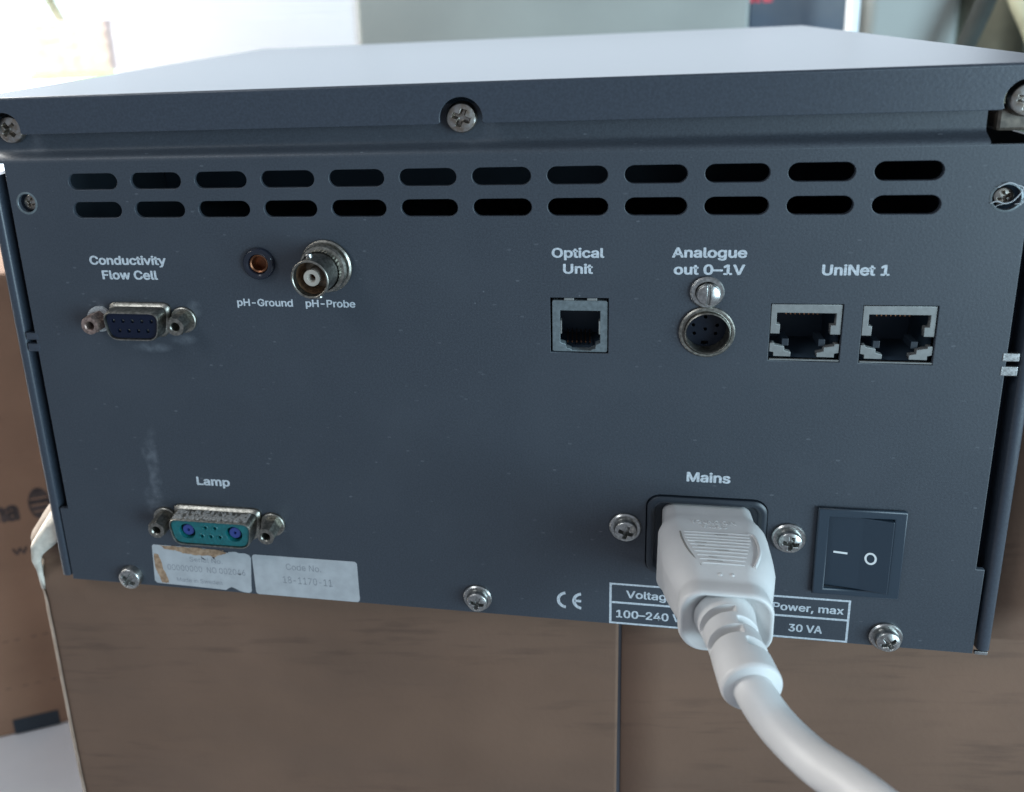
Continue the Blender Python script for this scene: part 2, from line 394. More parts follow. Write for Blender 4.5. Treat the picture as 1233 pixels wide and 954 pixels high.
# rear panel with every cut-out
slots = []
for i in range(12):
    x = -98.55 + 18.02 * i
    for z, dx in ((126.1, 0), (118.35, .1)):
        hw, hh = 7.1, 2.2; xx = x + dx
        slots.append([(xx + hw - hh + hh * cos(a), z + hh * sin(a)) for a in [-pi / 2 + pi * k / 10 for k in range(11)]] +
                     [(xx - hw + hh + hh * cos(a), z + hh * sin(a)) for a in [pi / 2 + pi * k / 10 for k in range(11)]])
DB9 = (-90.15, 87.4); DB7 = (-75.35, 24.6)
holes = slots + [
    circ(-119.0, 120.4, 2.55), circ(119.7, 119.9, 2.85),
    rect(20.9, 80.5, 35.1, 95.2), rect(72.7, 79.8, 88.75, 94.45), rect(92.95, 79.7, 109.0, 94.35),
    circ(58.35, 87.0, 5.2), circ(57.95, 97.1, 1.6, 16),
    rrect(45.1, 17.5, 75.0, 41.3, 3.6), rect(88.2, 17, 105.6, 39),
    rrect(DB9[0] - 8, DB9[1] - 4, DB9[0] + 8, DB9[1] + 4, 1.5), rrect(DB7[0] - 12, DB7[1] - 4, DB7[0] + 12, DB7[1] + 4, 1.5),
    circ(-36.7, 102.9, 4.2, 24), circ(-54.3, 103.8, 3.0, 24)]
outer = [(-126.7, 0.15), (126.3, 0.15), (126.3, 25.1), (124.35, 25.1), (124.35, 127), (124.35, 131.6), (-124.0, 131.6), (-124.0, 25.3), (-126.7, 25.3)]
rp = plate("rear_panel", outer, holes, 0.0, 1.2, inst, M_panel, 0.16)

# rolled lip joining the panel to the recessed strip under the lid
prof = [(0.0, 131.35), (0.05, 131.9), (0.35, 132.45), (0.95, 132.95), (1.7, 133.4), (2.5, 133.9), (2.95, 134.5), (3.05, 135.2), (3.05, 143.5)]
vs, fs = [], []
for x in (-126.9, 115.3):
    for (y, z) in prof: vs.append((x, y, z))
for x in (-126.9, 115.3):
    for (y, z) in prof: vs.append((x, y + 1.0, z - .1))
n = len(prof)
for i in range(n - 1):
    fs += [(i, i + 1, n + i + 1, n + i), (2 * n + i, 3 * n + i, 3 * n + i + 1, 2 * n + i + 1), (i, 2 * n + i, 2 * n + i + 1, i + 1), (n + i, n + i + 1, 3 * n + i + 1, 3 * n + i)]
pyd("panel_lip", vs, fs, inst, M_panel, ang=40)

# dark chassis inside (walls, floor, back) : behind the grooves and the slots
vs, fs = [], []
def add_box(x0, x1, y0, y1, z0, z1):
    b = len(vs); vs.extend([(x0, y0, z0), (x1, y0, z0), (x1, y1, z0), (x0, y1, z0), (x0, y0, z1), (x1, y0, z1), (x1, y1, z1), (x0, y1, z1)])
    fs.extend([(b, b + 1, b + 2, b + 3), (b + 4, b + 5, b + 6, b + 7), (b, b + 1, b + 5, b + 4), (b + 1, b + 2, b + 6, b + 5), (b + 2, b + 3, b + 7, b + 6), (b + 3, b, b + 4, b + 7)])
vs, fs = [], []
add_box(-117.5, -116.0, 5.5, 206, 2, 138.5); add_box(115.8, 117.3, 9.0, 206, 2, 138.5)
add_box(-117.5, 117.5, 1.6, 206, 0.6, 2); add_box(-117.5, 117.5, 205, 206, 2, 138.5); add_box(-117.5, 117.5, 150, 152, 2, 138)
pyd("inner_chassis", vs, fs, inst, M_dark)
box("vent_lift_plate", -115.8, 115.6, 70, 71, 104, 138, inst, mat("vent_lift_paint", (0.020, 0.033, 0.050), .7))  # added plate behind the vents, lifts their darkness in place of haze
# groove floor strips seen between panel edge and side covers
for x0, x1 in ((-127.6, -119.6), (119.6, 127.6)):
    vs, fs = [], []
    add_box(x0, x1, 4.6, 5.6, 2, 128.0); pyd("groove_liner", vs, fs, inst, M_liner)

# side covers: rounded front edge, long side wall
for sx in (-1, 1):
    xo, xi = 130.4, 127.3
    pf = [(xi, 5.5), (xi, 1.6), (xi + .15, .6), (xi + .6, .12), (xi + 1.3, 0), (xo - .9, 0.05), (xo - .3, .35), (xo, 1.0), (xo, 212.0), (xo - 1.2, 212.0), (xo - 1.2, 5.5)]
    zt = 127.9 if sx < 0 else 131.0
    loops = [[(sx * x, y, z) for (x, y) in pf] for z in (1.2, 2.2, 60, zt - 1, zt)]
    loft("side_cover", loops, inst, M_lid, cap0=True, cap1=True, ang=40)
    # two little bridge tabs crossing the groove
    for z0, z1 in ((80.6, 82.6), (77.0, 79.3)):
        x0, x1 = (123.4, 126.9) if sx > 0 else (-126.9, -123.2)
        zz = .5 if sx > 0 else -.2
        box("groove_tab", x0, x1, -.12, 1.0, z0 + zz, z1 + zz, inst, M_steel if sx > 0 else M_lid, .15, label="tab bridging the groove, made pale for light coming through" if sx > 0 else None)  # right tabs get pale metal to imitate light showing through the groove
box("edge_tip", 126.6, 129.6, -0.25, .5, .25, 1.15, inst, M_steel, .1, label="bare metal corner tip under the right cover")

# lid: top sheet, folded front flange with a notch for every screw, side flanges
def arch(cx, cz, r, zb, f=0.9):
    """notch going up from the flange's lower edge, with flared feet; points from right to left"""
    h = zb - cz
    a = math.asin(max(-1, min(1, h / r)))
    pts = []
    xr = r * cos(a)
    pts += [(cx + xr + f, zb), (cx + xr + f * .45, zb + .12), (cx + xr + f * .1, zb + .5)]
    a2 = math.asin((zb + .6 - cz) / r)
    k = 20
    pts += [(cx + r * cos(a2 + (pi - 2 * a2) * i / k), cz + r * sin(a2 + (pi - 2 * a2) * i / k)) for i in range(k + 1)]
    pts += [(cx - xr - f * .1, zb + .5), (cx - xr - f * .45, zb + .12), (cx - xr - f, zb)]
    return pts
zb, ztop, X = 139.25, 148.55, 129.8
loop = [(-X, ztop), (-X, zb)]
loop += list(reversed(arch(-120.6, 140.5, 4.6, zb))) + list(reversed(arch(0.55, 140.45, 5.1, zb))) + list(reversed(arch(120.6, 141.2, 4.6, zb)))
loop += [(X, zb), (X, ztop)]
lid = plate("lid", loop, [], -1.5, 1.1, inst, M_lid, 0.14)
lp = [(-1.5, 148.50), (-1.46, 148.72), (-1.3, 148.92), (-1.0, 149.04), (-.6, 149.06), (1, 149.06), (40, 149.06), (213, 149.06), (213, 140), (212, 140), (212, 148), (-.4, 148), (-.4, 148.5)]
loft("lid_top", [[(x, y, z) for (y, z) in lp] for x in (-X - .1, -60, 0, 60, X + .1)], lid, M_lid, cap0=True, cap1=True, ang=30)
for sx in (-1, 1):
    box("lid_side_flange", min(sx * (X - .05), sx * (X - 1.0)), max(sx * (X - .05), sx * (X - 1.0)), -.35, 212, 139.6, 148.0, lid, M_lid, .1)

# ---------------- screws
def head_mesh(name, R, H, cw=.17, cl=.60, depth=.75, slot=False, dome=.38, mt=M_zinc):
    nr, nt = 44, 112; vs, fs = [(0, 0, 0)], []
    def h(x, z):
        r = sqrt(x * x + z * z) / R
        hh = H * (1 - dome * r * r)
        if r > .86: hh -= H * .75 * (1 - sqrt(max(0, 1 - ((r - .86) / .14) ** 2)))
        if slot: d = max(abs(x) - .14 * R, abs(z) - 2 * R)
        else:
            d = min(max(abs(x) - cw * R, abs(z) - cl * R), max(abs(z) - cw * R, abs(x) - cl * R))
            d = min(d, sqrt(x * x + z * z) - .27 * R)
        t = max(0, min(1, (-d + .03 * R) / (.11 * R))); t = t * t * (3 - 2 * t)
        return hh - depth * H * t
    vs = [(0, -h(0, 0), 0)]
    for j in range(1, nr + 1):
        r = R * j / nr
        for i in range(nt):
            a = 2 * pi * i / nt; x, z = r * cos(a), r * sin(a); vs.append((x, -h(x, z), z))
    for i in range(nt): a = 2 * pi * i / nt; vs.append((R * cos(a), 0, R * sin(a)))
    for i in range(nt): fs.append((0, 1 + (i + 1) % nt, 1 + i))
    for j in range(nr):
        for i in range(nt):
            a = 1 + j * nt + i; b2 = 1 + j * nt + (i + 1) % nt
            fs.append((a, b2, b2 + nt, a + nt))
    me = bpy.data.meshes.new(name); me.from_pydata([tuple(c * S for c in v) for v in vs], [], fs)
    bm = bmesh.new(); bm.from_mesh(me); bmesh.ops.recalc_face_normals(bm, faces=bm.faces); bm.to_mesh(me); bm.free()
    smooth_by_angle(me, 60); me.materials.append(mt); return me
def put(name, me, c, rot, parent, tilt=(0, 0), label=None):
    o = bpy.data.objects.new(name, me); col.objects.link(o); o.parent = parent
    o.location = Vector(c) * S - world_loc(parent); o.rotation_euler = (tilt[0], rot, tilt[1])
    if label: o["label"] = label
    return o
def washer(c, r0, r1, t, parent, mt=M_zinc):
    return lathe("washer", [(r0, 0), (r0, t * .8), (r0 + .15, t), (r1 - .3, t), (r1, t * .6), (r1, 0)], c, parent, mt, 56)
pan = head_mesh("pan_head", 3.1, 2.3)
pan_big = head_mesh("large_pan_head", 3.65, 2.7, depth=.6, cw=.2, cl=.62)
lidh = head_mesh("lid_screw_head", 3.85, 2.0, cw=.16, cl=.56, depth=.9, dome=.30, mt=M_rusty)
put("screw", lidh, (0.3, 2.4, 140.3), radians(22), inst, label="tarnished cross-head screw in the centre notch of the lid")
put("screw", lidh, (-120.9, 2.4, 140.3), radians(50), inst, label="cross-head screw at the left end of the lid")
put("screw", lidh, (122.0, 2.6, 141.0), radians(10), inst, label="cross-head screw at the right end of the lid")
s = put("screw", pan_big, (-106.3, -.05, 3.2), radians(35), inst, label="tall cross-head screw at the bottom left of the panel")
s = put("screw", pan, (-0.2, -.9, 5.4), radians(12), inst, label="cross-head screw at the bottom middle of the panel"); washer((-0.2, -.0, 5.4), 2.9, 4.0, .9, s)
s = put("screw", pan, (105.5, -.9, 3.5), radians(60), inst, label="cross-head screw at the bottom right of the panel"); washer((105.5, -.0, 3.5), 2.9, 4.05, .9, s)
s = put("screw", pan, (39.8, -.9, 31.2), radians(15), inst, label="cross-head screw left of the mains inlet"); washer((39.8, 0, 31.2), 2.9, 4.1, .9, s)
s = put("screw", pan, (80.3, -.9, 31.0), radians(8), inst, label="cross-head screw right of the mains inlet"); washer((80.3, 0, 31.0), 2.9, 4.15, .9, s)
# small recessed screw in the upper left hole, loose threads on the upper right one
smallh = head_mesh("recessed_head", 2.2, .9, depth=.9, mt=M_rusty)
put("screw", smallh, (-118.75, 1.9, 120.3), radians(30), inst, label="rusty screw sunk in the upper left hole")
put("screw", smallh, (120.1, 2.6, 119.6), radians(70), inst, label="dark screw sunk deep in the upper right hole")
lathe("hole_rim", [(2.55, 0.02), (2.62, .12), (2.8, .12), (3.15, .02)], (-119.0, 0, 120.4), inst, M_jack, 40)
lathe("hole_rim", [(2.85, 0.02), (2.9, .16), (3.15, .14), (3.4, .02)], (119.7, 0, 119.9), inst, M_jack, 40)
tube("loose_thread", [(116.6, -.2, 118.6), (117.8, -.35, 119.1), (119.4, -.4, 118.6), (121.1, -.45, 119.4), (122.6, -.4, 121.9), (121.3, -.35, 122.7), (119.6, -.35, 123.2), (117.6, -.3, 122.2)], .11, inst, M_cloth_fringe, seg=8, label="pale loose thread across the upper right hole")
tube("loose_thread", [(122.4, -.4, 118.2), (123.2, -.5, 119.4), (124.6, -.55, 119.3), (126.0, -.5, 120.4), (125.0, -.5, 122.0), (122.6, -.4, 122.3)], .10, inst, M_cloth_fringe, seg=8, label="pale thread curling off the panel's right edge")
rnd = random.Random(5)
for k in range(2):
    a = rnd.uniform(0, 2 * pi); c = (119.7 + 3.0 * cos(a), 119.9 + 3.0 * sin(a))
    tube("loose_fibre", [(c[0], -.15, c[1]), (c[0] + rnd.uniform(-1, 1.3), -.35, c[1] + rnd.uniform(-.8, .8)), (c[0] + rnd.uniform(-1.3, 1.6), -.3, c[1] + rnd.uniform(-1.2, 1.2))], .055, inst, M_cloth_fringe, seg=6, sub=5)
# corner nut plate glimpsed through the upper right notch
box("corner_bracket", 117.4, 128.5, 3.4, 9.0, 133.9, 139.3, inst, mat("brown_bracket", (.10, .08, .062), .45, .4, noise_amt=.4, noise_scale=400), .8)

# ---------------- D-sub sockets
def dloop(c, w_, h_, r, y, slant=.10, n=5):
    """rounded D outline: wider on top"""
    hw, hh = w_ / 2, h_ / 2; k = hh * slant * 1.6
    P4 = [(hw + 0, hh), (-hw, hh), (-hw + 2 * k, -hh), (hw - 2 * k, -hh)]
    out = []
    for i in range(4):
        p, a, b2 = Vector(P4[i]), Vector(P4[i - 1]), Vector(P4[(i + 1) % 4])
        d1, d2 = (a - p).normalized(), (b2 - p).normalized()
        s1, s2 = p + d1 * r, p + d2 * r
        for j in range(n + 1):
            t = j / n; q = s1 * (1 - t) ** 2 + p * 2 * t * (1 - t) + s2 * t * t
            out.append((c[0] + q.x, y, c[1] + q.y))
    return out
def dsub(name, c, w_, hgt, L, spacing, insert_mt, label, base_ring=True):
    root = loft(name, [dloop(c, w_ + 1.9, hgt + 1.6, 2.6, .1), dloop(c, w_ + 1.9, hgt + 1.6, 2.6, -.7), dloop(c, w_ + 1.4, hgt + 1.1, 2.4, -1.1), dloop(c, w_ + .2, hgt + .1, 2.2, -1.5),
                       dloop(c, w_, hgt, 3.0, -L + .4), dloop(c, w_ - .4, hgt - .4, 2.9, -L), dloop(c, w_ - .9, hgt - .9, 2.7, -L + .05), dloop(c, w_ - 1.0, hgt - 1.0, 2.6, -L + .6), dloop(c, w_ - 1.0, hgt - 1.0, 2.6, 0)],
                inst, M_nickel, label, cap1=False, ang=30)
    return root
def xz(lp): return [(p[0], p[2]) for p in lp]
d9 = dsub("data_socket", DB9, 16.9, 8.3, 5.8, 25, M_navy, "nine-hole socket with dull metal shell")
pins = [(DB9[0] + (i - 2) * 2.76, DB9[1] + 1.35) for i in range(5)] + [(DB9[0] + (i - 1.5) * 2.76, DB9[1] - 1.45) for i in range(4)]
plate("socket_insert", xz(dloop(DB9, 15.7, 7.1, 2.5, 0)), [circ(x, z, .58, 12) for x, z in pins], -5.1, 3, d9, M_navy, .05)
box("socket_back", DB9[0] - 7, DB9[0] + 7, -1.9, -1.0, DB9[1] - 3, DB9[1] + 3, d9, M_dark)
for x, z in pins: lathe("pin_contact", [(.3, 0), (.3, 1.0), (.5, 1.2), (.5, 0)], (x, -3.0, z), d9, M_nickel, 10)
d7 = dsub("lamp_socket", DB7, 25.6, 8.5, 6.4, 33.3, M_teal, "seven-contact socket with teal insert in a dull metal shell")
big = [(DB7[0] - 7.1, DB7[1] + .2), (DB7[0] + 7.1, DB7[1] + .2)]
small = [(DB7[0] - 1.5, DB7[1] + 1.7), (DB7[0] + 1.4, DB7[1] + 1.7), (DB7[0] - 2.8, DB7[1] - 1.1), (DB7[0] - .1, DB7[1] - 1.1), (DB7[0] + 2.6, DB7[1] - 1.1)]
plate("socket_insert", xz(dloop(DB7, 24.4, 7.3, 2.5, 0)), [circ(x, z, 2.45, 28) for x, z in big] + [circ(x, z, .55, 14) for x, z in small], -5.9, 4.4, d7, M_teal, .08)
box("socket_back", DB7[0] - 11.5, DB7[0] + 11.5, -1.3, -.6, DB7[1] - 3.2, DB7[1] + 3.2, d7, M_dark)
for x, z in big:
    lathe("contact_cup", [(2.4, 0), (2.4, 2.0), (1.9, 2.0), (1.9, 0)], (x, -1.6, z), d7, M_teal, 28)
    lathe("contact_sleeve", [(1.75, 0), (1.75, 3.6), (1.6, 3.8), (.5, 3.8), (.45, 3.0), (.0, 3.0)], (x, -1.4, z), d7, M_blue, 28)
for x, z in small: lathe("contact_rim", [(.56, 0), (.62, .14), (.85, .12), (.95, 0)], (x, -5.88, z), d7, M_teal, 14)
# crusty deposit on the lamp shell's top
vs, fs = [], []; G = 60
for j in range(7):
    for i in range(G + 1):
        x = DB7[0] - 11.3 + 22.4 * i / G; y = -1.2 - 4.9 * j / 6
        e = 1 if 0 < j < 6 and 0 < i < G else 0
        z = DB7[1] + 4.22 + e * max(.03, .06 + .32 * noise.noise(Vector((x * 1.3, y * 1.3, 3))) + .12 * noise.noise(Vector((x * 4, y * 4, 1))) + .02)
        vs.append((x, y, z))
for j in range(6):
    for i in range(G): a = j * (G + 1) + i; fs.append((a, a + 1, a + G + 2, a + G + 1))
M_crust = mat("socket_crust", (0.20, 0.20, 0.19), 0.7, .2, col2=(0.33, 0.33, 0.32), noise_scale=1500, bump=.5, bump_scale=2500)
pyd("crusty_deposit", vs, fs, d7, M_crust, smooth=True)
# threaded standoffs
def standoff(x, z, L, mt, rot, parent, label):
    R6, r2 = 2.75, 2.45
    hexl = lambda y, R: [(x + R * cos(rot + 2 * pi * k / 24) * (cos(pi / 6) / cos(((2 * pi * k / 24) % (pi / 3)) - pi / 6)), y, z + R * sin(rot + 2 * pi * k / 24) * (cos(pi / 6) / cos(((2 * pi * k / 24) % (pi / 3)) - pi / 6))) for k in range(24)]
    cl = lambda y, R: [(x + R * cos(rot + 2 * pi * k / 24), y, z + R * sin(rot + 2 * pi * k / 24)) for k in range(24)]
    o = loft("standoff", [hexl(-.9, R6), hexl(-L + .5, R6), cl(-L + .05, r2), cl(-L, r2 - .35), cl(-L - .02, 1.42), cl(-L + .3, 1.2), cl(-1.5, 1.15)], parent, mt, label, cap1=True, ang=28)
    lathe("washer", [(2.0, 0), (2.0, .9), (3.4, .9), (3.65, .7), (3.7, 0)], (x, 0, z), o, M_dust if mt is M_bronze else M_nickel, 40)
    return o
standoff(DB9[0] - 12.5, DB9[1] - .1, 5.6, M_bronze, .3, d9, "rusty brown threaded standoff")
standoff(DB9[0] + 12.5, DB9[1] + .1, 5.6, M_nickel, .1, d9, "dull nickel threaded standoff")
standoff(DB7[0] - 16.65, DB7[1] - .1, 6.2, M_nickel, .5, d7, "dull nickel threaded standoff")
standoff(DB7[0] + 16.65, DB7[1] + .3, 6.2, M_nickel, .0, d7, "dull nickel threaded standoff")

# ---------------- ground jack and coaxial socket
gx, gz = -54.25, 103.75
gj = lathe("ground_socket", [(4.3, 0), (4.35, .6), (4.25, 1.0), (3.9, 1.35), (3.2, 1.45), (2.75, 1.2), (2.6, .6), (2.55, -3)], (gx, 0, gz), inst, mat("glossy_black", (0.010, 0.013, 0.022), .16), 56, label="small black round socket with copper lining")
lathe("contact_sleeve", [(2.5, -1.5), (2.5, .75), (2.25, .85), (1.95, .6), (1.9, -2.5), (0.01, -2.6)], (gx, 0, gz), gj, M_copper, 48)
bx_, bz_ = -36.55, 103.2
bn = lathe("coaxial_socket", [(7.0, 0), (7.0, .7), (6.6, 1.1), (5.7, 1.2), (5.7, 1.9), (6.35, 2.1), (6.45, 2.6), (6.1, 3.3), (5.2, 3.5), (5.15, 4.2), (4.95, 4.5), (4.85, 9.6), (5.0, 9.8), (5.0, 11.1), (4.85, 11.3), (4.55, 11.3), (4.4, 11.1), (4.35, 3.5), (0.01, 3.4)], (bx_, 0, bz_), inst, M_nickel, 64, label="round bayonet coaxial socket of worn nickel")
lathe("insulator", [(2.15, 0), (2.15, 6.3), (2.0, 6.45), (1.15, 6.45), (1.0, 6.2), (.95, 2)], (bx_, -3.6, bz_), bn, M_ptfe, 40)
lathe("centre_contact", [(.9, 0), (.9, 3.5), (.55, 3.6), (.5, 1.0), (0.01, .9)], (bx_, -4.2, bz_), bn, M_copper, 24)
lathe("copper_lining", [(4.33, 0), (4.33, 5.8)], (bx_, -3.55, bz_), bn, mat("brown_lining", (0.33, 0.20, 0.12), .4, .8, noise_amt=.3, noise_scale=900), 48)
for a in (radians(100), radians(280)):
    lathe("bayonet_pin", [(.85, 0), (.85, 1.1), (.65, 1.3), (.01, 1.3)], (bx_ + 4.6 * cos(a), -8.2, bz_ + 4.6 * sin(a)), bn, M_zinc, 16, axis=(cos(a), 0, sin(a)))
bn.rotation_euler = (0, 0, radians(-5.5))
vs, fs = [], []
# knurled thread ring
rings = [[( bx_ + (5.25 + .16 * (k % 2)) * cos(2 * pi * k / 72), -y, bz_ + (5.25 + .16 * (k % 2)) * sin(2 * pi * k / 72)) for k in range(72)] for y in (3.45, 4.9)]
loft("thread_ring", rings, bn, M_nickel, cap1=False, ang=20)

# ---------------- optical jack
def cavity(name, x0, x1, z0, z1, y0, depth, parent):
    vs = [(x0, y0, z0), (x1, y0, z0), (x1, y0, z1), (x0, y0, z1), (x0, y0 + depth, z0), (x1, y0 + depth, z0), (x1, y0 + depth, z1), (x0, y0 + depth, z1)]
    return pyd(name, vs, [(0, 1, 5, 4), (1, 2, 6, 5), (2, 3, 7, 6), (3, 0, 4, 7), (4, 5, 6, 7)], parent, M_cavity)
oj = plate("optical_jack", rrect(21.35, 80.7, 34.85, 94.35, .5), [[(23.3, 91.7), (33.1, 91.7), (33.1, 83.1), (32.1, 82.7), (31.9, 81.6), (30.9, 81.3), (30.9, 81.0), (26.1, 81.0), (26.1, 81.3), (24.9, 81.6), (24.6, 82.7), (23.3, 83.1)]], .35, 2.2, inst, M_jack, .12, label="grey framed modular jack")
cavity("jack_cavity", 22.2, 34.2, 80.6, 92.6, 2.2, 11, oj)
for x in (24.3, 29.9): box("latch_tab", x, x + 2.4, .3, 1.2, 94.4, 95.05, oj, M_shield, .08)
for i in range(6):
    box("contact_wire", 25.0 + i * 1.12, 25.28 + i * 1.12, 4.2, 12.0, 81.5, 82.0, oj, M_copper)
for sx in (23.35, 32.75): box("side_glint", sx, sx + .35, .3, 2.0, 85.5, 89.0, oj, M_shield, .05)

# ---------------- network jacks (identical pair)
def netjack(x0, z0, label):
    """x0,z0 top-left of the cut-out"""
    Pt = lambda pts: [(x0 + a, z0 + b2) for a, b2 in pts]
    j = plate("network_jack", Pt([(.2, -.25), (15.85, -.25), (15.85, -7.75), (13.6, -7.75), (13.6, -5.4), (14.7, -5.4), (14.7, -2.4), (1.5, -2.4), (1.5, -5.4), (2.35, -5.4), (2.35, -7.75), (.2, -7.75)]), [], .3, 1.5, inst, M_shield, .1, label=label)
    ml = [(.25, -10.2), (1.3, -10.2), (1.3, -10.7), (3.6, -11.1), (3.6, -12.1), (5.1, -12.5), (5.1, -13.6), (1.2, -13.6), (1.2, -12.6), (.25, -12.4)]
    plate("shield_foot", Pt(ml), [], .3, 1.5, j, M_shield, .08)
    plate("shield_foot", Pt([(16.05 - a, b2) for a, b2 in ml]), [], .3, 1.5, j, M_shield, .08)
    cavity("jack_cavity", x0 + .1, x0 + 15.95, z0 - 14.5, z0 - .1, 1.9, 13, j)
    box("lower_lip", x0 + .2, x0 + 15.8, -.1, .5, z0 - 14.45, z0 - 14.15, j, M_shield, .05)
    for sx in (3.2, 11.4): box("latch_block", x0 + sx, x0 + sx + 1.5, 1.2, 6, z0 - 11.2, z0 - 9.4, j, M_black, .1)
    for i in range(8): box("contact_wire", x0 + 4.35 + i * 1.02, x0 + 4.6 + i * 1.02, 4, 12, z0 - 4.2, z0 - 3.7, j, M_copper)
    return j
netjack(72.7, 94.45, "left one of the two network jacks"); netjack(92.95, 94.35, "right one of the two network jacks")

# ---------------- analogue round socket and its screw
dx_, dz_ = 58.3, 87.0
an = lathe("round_socket", [(6.55, 0), (6.5, .5), (6.2, .75), (5.75, .75), (5.6, .5), (5.45, .55), (5.3, 1.5), (5.1, 1.7), (4.95, 1.5), (4.85, .8), (4.85, -6), (.01, -6)], (dx_, 0, dz_), inst, M_nickel, 72, label="round multi-pin socket with bright rim")
pins = [(dx_ + 2.9 * cos(radians(a)), dz_ + 2.9 * sin(radians(a))) for a in (-30, 15, 90, 165, 210)] + [(dx_, dz_ - .3)]
di = plate("socket_insert", circ(dx_, dz_, 4.84, 48), [circ(x, z, .45, 14) for x, z in pins] + [rect(dx_ - .8, dz_ - 4.4, dx_ + .8, dz_ - 3.4)], 2.2, 2.0, an, mat("navy_black", (0.003, 0.006, 0.013), .4, 0, .25), .05)
scr = head_mesh("slotted_head", 2.9, 1.6, slot=True, depth=.45, dome=.5)
s = put("screw", scr, (58.2, -.85, 96.9), radians(2), inst, label="bright slotted screw above the round socket")
washer((58.0, 0, 97.2), 2.7, 3.95, .85, s)

# ---------------- mains inlet and rocker switch
ml = lambda e, r, y: [(p[0], y, p[1]) for p in rrect(45.3 - e, 17.7 - e, 74.8 + e, 41.1 + e, r, 6)]
inlet = loft("mains_inlet", [ml(0, 3.4, .2), ml(0, 3.4, -.55), ml(-.45, 3.1, -.95), ml(-1.1, 2.8, -1.0), ml(-1.6, 2.5, -.75), ml(-2.2, 2.3, .6), ml(-3.6, 2.0, 1.0), ml(-3.8, 2.0, 1.2), ml(-3.8, 2.0, 14)], inst, M_black, "black recessed mains inlet", cap1=True, ang=40)
sw = plate("rocker_switch", rect(86.7, 15.5, 107.2, 40.6), [rect(89.4, 17.2, 104.3, 38.4)], -1.1, 1.1, inst, M_switch, .35, label="black rocker switch with off side marked by a ring")
# rocker: shallow V paddle, left half pressed in
vs = []
for x, y in ((89.55, .3), (96.6, -.55), (97.4, -.65), (104.15, -1.9)):
    for z in (17.4, 38.2): vs.append((x, y, z))
for x in (89.55, 104.15):
    for z in (17.4, 38.2): vs.append((x, 4, z))
fs = [(0, 2, 3, 1), (2, 4, 5, 3), (4, 6, 7, 5), (8, 10, 11, 9), (0, 1, 9, 8), (6, 10, 11, 7), (0, 8, 10, 6, 4, 2), (1, 3, 5, 7, 11, 9)]
me = bpy.data.meshes.new("rocker"); me.from_pydata(vs, [], fs)
bm = bmesh.new(); bm.from_mesh(me); bmesh.ops.recalc_face_normals(bm, faces=bm.faces)
bmesh.ops.bevel(bm, geom=[e for e in bm.edges], offset=.22, segments=2, affect='EDGES', profile=.5); bm.to_mesh(me); bm.free()
rk = place("rocker", me, sw, M_switch)
M_mark = mat("switch_mark", (0.60, 0.62, 0.62), .5)
def on_rocker(x): return .5 - 1.4 * (x - 89.55) / 7.05 if x < 96.6 else -1.0 - 2.2 * (x - 97.4) / 6.75
sh = Matrix.Identity(4); sh[1][0] = -1.25 / 6.75; sh[1][3] = -.65 + 1.25 / 6.75 * 97.4 - .02
plate("ring_mark", [(99.7 + 1.35 * cos(a), 27.0 + 1.75 * sin(a)) for a in [2 * pi * k / 36 for k in range(36)]], [[(99.7 + .88 * cos(a), 27.0 + 1.22 * sin(a)) for a in [2 * pi * k / 36 for k in range(36)]]], -.02, .03, rk, M_mark, mtx=sh)
sh2 = Matrix.Identity(4); sh2[1][0] = -.85 / 7.05; sh2[1][3] = .3 + .85 / 7.05 * 89.55 - .02
plate("bar_mark", rect(91.3, 27.3, 94.5, 27.85), [], -.02, .03, rk, M_mark, mtx=sh2)

# ---------------- screen print
for t in (("Conductivity", -103.2, -80.7, 103.0, 105.55), ("Flow Cell", -100.1, -83.7, 98.8, 101.4), ("Optical", 21.4, 34.0, 105.6, 108.1), ("Unit", 24.1, 31.3, 101.5, 104.05),
          ("Analogue", 49.7, 66.7, 105.75, 108.3), ("out 0\u20131V", 50.2, 66.4, 101.5, 104.1), ("UniNet 1", 83.3, 97.8, 101.6, 104.25), ("Lamp", -80.7, -70.5, 36.2, 38.9), ("Mains", 54.9, 65.6, 45.6, 48.4)):
    lettering(*t, inst, bold=.030)
lettering("pH-Ground", -61.8, -46.2, 91.7, 93.75, inst, bold=.022); lettering("pH-Probe", -42.7, -29.2, 91.7, 93.75, inst, bold=.022)
lettering("Voltage", 40.3, 52.9, 8.9, 11.3, inst, bold=.022); lettering("100\u2013240 V", 37.7, 54.8, 2.4, 4.9, inst, bold=.022)
lettering("Power, max", 77.7, 95.1, 8.9, 11.2, inst, bold=.022); lettering("30 VA", 82.0, 90.3, 2.5, 4.85, inst, bold=.022)
o_ = rect(35.9, .35, 96.6, 13.4)
plate("ratings_frame", o_, [rect(36.5, 7.55, 76.1 - 17.6, 12.85), rect(36.5, .9, 58.5, 6.95), rect(59.0, 7.55, 76.2, 12.85), rect(59.0, .9, 76.2, 6.95), rect(76.7, 7.55, 96.05, 12.85), rect(76.7, .9, 96.05, 6.95)], -.02, .03, inst, M_text)
# CE mark
def arc_shape(cx, cz, R_, t, a0, a1, n=22):
    o = [(cx + R_ * cos(a0 + (a1 - a0) * i / n), cz + R_ * sin(a0 + (a1 - a0) * i / n)) for i in range(n + 1)]
    return o + [(cx + (R_ - t) * cos(a1 - (a1 - a0) * i / n), cz + (R_ - t) * sin(a1 - (a1 - a0) * i / n)) for i in range(n + 1)]
plate("conformity_mark", [arc_shape(24.5, 6.7, 2.75, .85, radians(100), radians(262)), arc_shape(28.7, 6.7, 2.75, .85, radians(100), radians(262)), rect(26.55, 6.35, 28.35, 7.1)], [], -.02, .03, inst, M_text, label="CE mark")

